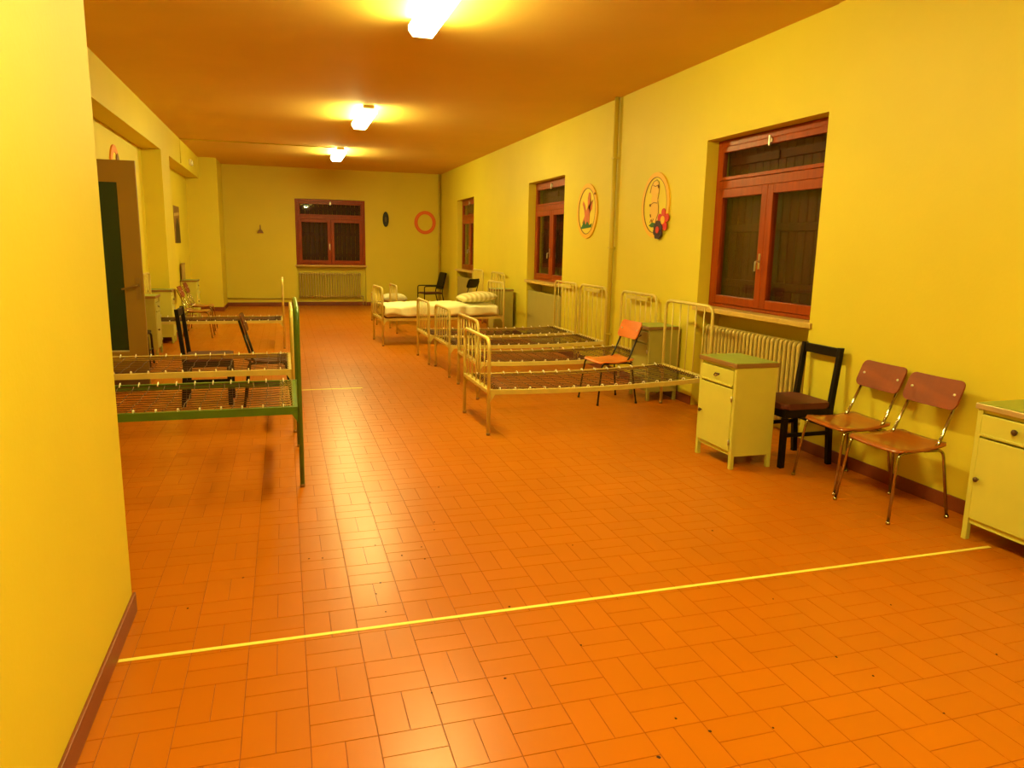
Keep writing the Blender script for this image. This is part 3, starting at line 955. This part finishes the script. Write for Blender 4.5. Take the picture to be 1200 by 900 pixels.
bx(hb, DW-0.07, DW-0.03, -0.006, 0.0, 0.98, 1.20)
tube(hb, rounded([(DW-0.05, -0.003, 1.12), (DW-0.05, -0.05, 1.12), (DW-0.20, -0.055, 1.085)], 0.02), 0.010, 8)
obj('door_handle', hb, mat('dull brass', (0.30, 0.19, 0.06), 0.4, 0.8), d, smooth=False)
for zz in (0.3, 2.05):
    obj('hinge', tube_bm([(0.004, -0.006, zz), (0.004, -0.006, zz+0.1)], 0.008, 8), METAL, d, smooth=True)

# ------------------------------------------------------------------ floor strips and litter
def strip(label, x0, x1, y, wd):
    return tag(obj('floor_strip', box_bm(x0, x1, y-wd/2, y+wd/2, 0.0003, 0.0022), TAPE), label, 'tape', 'yellow floor strips')
strip('long yellow strip across the floor in the foreground', XN+0.016, 3.72, 2.905, 0.02)
strip('short yellow strip on the floor in the aisle beside the left beds', 0.0, 0.80, 8.26, 0.03)

SPEC = [(494, 641), (498, 655), (509, 621), (471, 651), (440, 639), (597, 711), (446, 683), (452, 717), (441, 696), (378, 654), (362, 655),
        (285, 677), (220, 713), (592, 795), (506, 812), (906, 702), (1044, 709), (980, 770), (832, 857), (906, 853), (1168, 767), (772, 887),
        (792, 842), (681, 756), (1106, 836), (671, 639), (835, 622), (458, 498), (434, 589), (514, 571), (509, 612), (1023, 792)]
bm = bmesh.new()
for px, py in SPEC:
    dv = fw*FPX + rt*(px-600) - up*(py-450)
    t = -CAM_H/dv.z
    P = dv*t
    s = random.uniform(0.004, 0.008)
    n = 6
    ph = random.random()*6
    ring = [bm.verts.new((P.x+s*random.uniform(0.7, 1.2)*math.cos(ph+2*PI*k/n), P.y+s*random.uniform(0.7, 1.4)*math.sin(ph+2*PI*k/n), 0.0004)) for k in range(n)]
    ctr = bm.verts.new((P.x, P.y, 0.004))
    for k in range(n):
        bm.faces.new((ring[k], ring[(k+1) % n], ctr))
    bm.faces.new(list(reversed(ring)))
db = obj('floor_litter', bm, mat('dark litter', (0.05, 0.012, 0.006), 0.8))
db['kind'] = 'stuff'
tag(db, 'tiny dark crumbs scattered over the tile floor', 'litter')

# ------------------------------------------------------------------ pipes
pb = bmesh.new()
tube(pb, [(XR-0.045, 8.72, 0.0), (XR-0.045, 8.72, H-0.002)], 0.030, 12)
p1 = thing('wall_pipe', 'vertical pipe up the yellow wall between the two picture ovals', 'pipe', (0, 0, 0), 0, 'vertical pipes')
obj('pipe', pb, PIPE, p1, smooth=True)
for zz in (0.5, 1.6, 2.7):
    obj('clip', boxes([(XR-0.079, XR, 8.685, 8.755, zz, zz+0.02)], bevel=0.002), PIPE, p1)
p2 = thing('wall_pipe', 'vertical pipe in the far right corner', 'pipe', (0, 0, 0), 0, 'vertical pipes')
obj('pipe', tube_bm([(XR-0.06, YB-0.06, 0.0), (XR-0.06, YB-0.06, H-0.002)], 0.028, 10), PIPE, p2, smooth=True)
for zz in (0.8, 2.4):
    obj('clip', boxes([(XR-0.092, XR-0.028, YB-0.06, YB, zz, zz+0.02)], bevel=0.002), PIPE, p2)
p3 = thing('heating_pipe', 'thin pipe running low along the end wall to the radiator', 'pipe', (0, 0, 0))
obj('pipe', tube_bm([(-1.37, YB-0.035, 0.20), (0.30, YB-0.035, 0.19)], 0.014, 8), PIPE, p3, smooth=True)
for xx in (-1.1, -0.4, 0.2):
    obj('clip', boxes([(xx-0.01, xx+0.01, YB-0.036, YB, 0.185, 0.205)]), PIPE, p3)

# ------------------------------------------------------------------ wall decorations
def plaque(name, label, cat, loc, rotz, group=None):
    """local x right, z up, -y towards the viewer"""
    return thing(name, label, cat, loc, rotz, group)
def ring_bm(rx, ry, wd, t, n=40):
    bm = bmesh.new()
    v = []
    for k in range(n):
        a = 2*PI*k/n
        c, s = math.cos(a), math.sin(a)
        v.append([bm.verts.new((x*c, y_, z*s)) for x, z, y_ in ((rx, ry, 0), (rx, ry, -t), (rx-wd, ry-wd, -t), (rx-wd, ry-wd, 0))])
    for k in range(n):
        A, B = v[k], v[(k+1) % n]
        for q in range(4):
            bm.faces.new((A[q], B[q], B[(q+1) % 4], A[(q+1) % 4]))
    return bm
def flat(name, outline, m, parent, y0, y1, smooth=False):
    return obj(name, prism_bm(outline, 'y', y0, y1), m, parent)
ORF = mat('yellow orange frame', (0.80, 0.44, 0.015), 0.5)
PALE = mat('pale yellow board', (0.76, 0.60, 0.04), 0.6)
INK = mat('brown ink', (0.22, 0.09, 0.02), 0.6)
PINK = mat('salmon paint', (0.72, 0.16, 0.05), 0.6, color2=(0.50, 0.14, 0.03), scale=9)
GRASS = mat('grass green paint', (0.02, 0.12, 0.012), 0.6)
REDP = mat('red petal paint', (0.60, 0.015, 0.01), 0.5)
PURP = mat('dark violet paint', (0.05, 0.012, 0.03), 0.5)
PEACH = mat('peach paint', (0.80, 0.48, 0.08), 0.6)

# oval with an orange figure on grass
p = plaque('oval_picture', 'oval wall picture with a salmon shape rising from green grass', 'picture', (XR, 9.63, 2.10), RR, 'oval pictures')
flat('board', ellipse(0, 0, 0.33, 0.345, 40), PALE, p, -0.012, -0.001)
obj('rim', ring_bm(0.355, 0.37, 0.06, 0.018), ORF, p)
obj('rim_line', ring_bm(0.297, 0.312, 0.009, 0.0195), INK, p)
flat('figure', [(-0.05, -0.19), (0.09, -0.19), (0.10, -0.02), (0.13, 0.07), (0.19, 0.14), (0.17, 0.02), (0.13, 0.0), (0.12, 0.16), (0.10, 0.24), (0.05, 0.25), (0.02, 0.18), (0.02, 0.05),
               (-0.03, 0.0), (-0.09, 0.10), (-0.14, 0.14), (-0.16, 0.10), (-0.10, 0.02), (-0.07, -0.06), (-0.16, -0.16)], PINK, p, -0.017, -0.012)
flat('grass', [(-0.20, -0.24), (0.17, -0.22), (0.19, -0.17), (0.10, -0.19), (0.03, -0.14), (-0.03, -0.19), (-0.08, -0.12), (-0.14, -0.19)], GRASS, p, -0.021, -0.017)
obj('outline', tube_bm([(0.07, 0.0, 0), (0.075, 0, 0.1), (0.06, 0, 0.18)], 0.004, 5), INK, p, loc=(0.05, -0.019, -0.02))
obj('dark_bead', lathe_bm([(0, 0), (0.016, 0.0), (0.016, 0.01), (0, 0.016)], 10, '-y'), INK, p, loc=(0.27, -0.018, 0.22))

# oval with pale figure and two flowers
p = plaque('oval_picture', 'oval wall picture with a pale drawn figure and red and violet flowers', 'picture', (XR, 7.655, 2.09), RR, 'oval pictures')
flat('board', ellipse(0, 0, 0.295, 0.33, 40), PALE, p, -0.012, -0.001)
obj('rim', ring_bm(0.325, 0.36, 0.055, 0.018), ORF, p)
obj('rim_line', ring_bm(0.273, 0.308, 0.007, 0.019), INK, p)
flat('head', ellipse(-0.02, 0.18, 0.105, 0.085, 24), PEACH, p, -0.016, -0.012)
flat('body', [(-0.11, -0.18), (0.08, -0.2), (0.10, -0.10), (0.08, 0.02), (0.07, 0.10), (-0.09, 0.10), (-0.10, 0.0), (-0.12, -0.08)], PEACH, p, -0.015, -0.012)
lb = bmesh.new()
def stroke(pts, rr=0.005):
    tube(lb, [(x, -0.017, z) for x, z in pts], rr, 5)
stroke([(-0.13, 0.14), (-0.10, 0.21), (-0.05, 0.26), (0.02, 0.275), (0.07, 0.25), (0.085, 0.20), (0.08, 0.12), (0.06, 0.06)], 0.0035)
stroke([(0.06, 0.05), (0.085, -0.02), (0.09, -0.09), (0.05, -0.15), (0.03, -0.2)], 0.0035)
stroke([(-0.10, 0.01), (-0.03, 0.03), (0.05, 0.02)], 0.004)
stroke([(-0.06, 0.22), (-0.01, 0.205), (0.05, 0.215)], 0.004)
stroke([(0.055, 0.215), (0.075, 0.185)], 0.012)
stroke([(-0.11, 0.015), (-0.107, -0.01)], 0.013)
stroke([(-0.10, -0.10), (-0.085, -0.13)], 0.008)
stroke([(-0.10, -0.19), (-0.07, -0.155), (-0.05, -0.19), (-0.02, -0.15)], 0.004)
obj('ink_lines', lb, INK, p)
flat('leaf', [(-0.12, -0.225), (-0.05, -0.19), (0.03, -0.20), (0.07, -0.215), (0.03, -0.24), (-0.05, -0.245)], GRASS, p, -0.02, -0.016)
def flower(cx, cz, rr, pet_m, mid_m, npet, y0):
    f_ = obj('flower', prism_bm(ellipse(0, 0, rr*0.55, rr*0.55, 14), 'y', -0.006, 0), pet_m, p, loc=(cx, y0, cz))
    for k in range(npet):
        a = 2*PI*k/npet+0.3
        obj('petal', prism_bm(ellipse(rr*0.66*math.cos(a), rr*0.66*math.sin(a), rr*0.36, rr*0.36, 10), 'y', -0.008, 0), pet_m, f_)
    obj('flower_centre', prism_bm(ellipse(0, 0, rr*0.36, rr*0.36, 12), 'y', -0.014, -0.006), mid_m, f_)
flower(0.22, -0.17, 0.125, REDP, ORF, 5, -0.019)
flower(0.125, -0.275, 0.105, PURP, REDP, 8, -0.028)

# end wall decorations
p = plaque('orange_ring', 'orange ring hanging on the end wall above the corner armchair', 'decoration', (3.615, YB, 2.18), 0)
obj('ring', ring_bm(0.285, 0.30, 0.085, 0.02), mat('orange ring paint', (0.75, 0.13, 0.015), 0.5), p)
obj('bead_row', ring_bm(0.26, 0.275, 0.035, 0.026), mat('orange ring paint light', (0.80, 0.17, 0.02), 0.5), p)
p = plaque('oval_plaque', 'narrow dark oval plaque right of the end wall window', 'decoration', (2.58, YB, 2.235), 0)
flat('board', ellipse(0, 0, 0.075, 0.19, 28), mat('dark green black', (0.012, 0.016, 0.008), 0.5), p, -0.015, -0.001)
obj('rim', ring_bm(0.078, 0.193, 0.014, 0.02, 28), BLACKW, p)
flat('motif', ellipse(0, 0.0, 0.028, 0.07, 14), mat('dull motif', (0.09, 0.06, 0.02), 0.5), p, -0.018, -0.015)
p = plaque('wall_ornament', 'small dark ornament hung left of the end wall window', 'decoration', (-0.526, YB, 1.84), 0)
obj('body', prism_bm([(-0.075, -0.03), (0.075, -0.03), (0.05, 0.03), (0.02, 0.06), (-0.02, 0.06), (-0.05, 0.03)], 'y', -0.04, -0.001, 0.004), EDGE, p)
obj('stem', box_bm(-0.012, 0.012, -0.02, -0.001, 0.06, 0.17, bevel=0.003), EDGE, p)

# left wall decorations (facing +x): local -y -> +x  => rotate by +90 degrees
RL = PI/2
p = plaque('oval_picture', 'orange-rimmed oval picture on the left wall above the open door', 'picture', (XL, 10.82, 2.46), RL, 'oval pictures')
flat('board', ellipse(0, 0, 0.26, 0.28, 32), PALE, p, -0.012, -0.001)
obj('rim', ring_bm(0.29, 0.32, 0.09, 0.02), mat('orange rim', (0.80, 0.24, 0.02), 0.5), p)
flat('motif', ellipse(0.14, 0.13, 0.085, 0.10, 16), INK, p, -0.024, -0.012)
p = plaque('poster', 'dark narrow poster on the left wall past the pilaster', 'poster', (XL, 16.02, 1.54), RL)
obj('sheet', box_bm(0, 0.86, -0.004, -0.001, 0, 0.73), mat('poster brown', (0.30, 0.15, 0.04), 0.5, color2=(0.12, 0.05, 0.02), scale=5), p)
flat('dark_shape', [(0.12, 0.0), (0.78, 0.0), (0.75, 0.30), (0.62, 0.44), (0.45, 0.50), (0.25, 0.36)], mat('poster dark', (0.03, 0.012, 0.006), 0.5), p, -0.006, -0.004)
flat('light_band', [(0.05, 0.52), (0.8, 0.56), (0.8, 0.62), (0.05, 0.58)], mat('poster light', (0.5, 0.33, 0.1), 0.5), p, -0.0055, -0.004)
p = plaque('emergency_lamp', 'small bright emergency lamp on the left beam', 'lamp', (XB, 16.66, 3.14), RL)
obj('housing', box_bm(-0.13, 0.13, -0.05, -0.001, -0.05, 0.06, bevel=0.008), TRAY, p)
obj('lens', box_bm(-0.10, 0.10, -0.062, -0.05, -0.035, 0.045, bevel=0.005), mat('lamp lens', (0.9, 0.85, 0.7), 0.1), p)
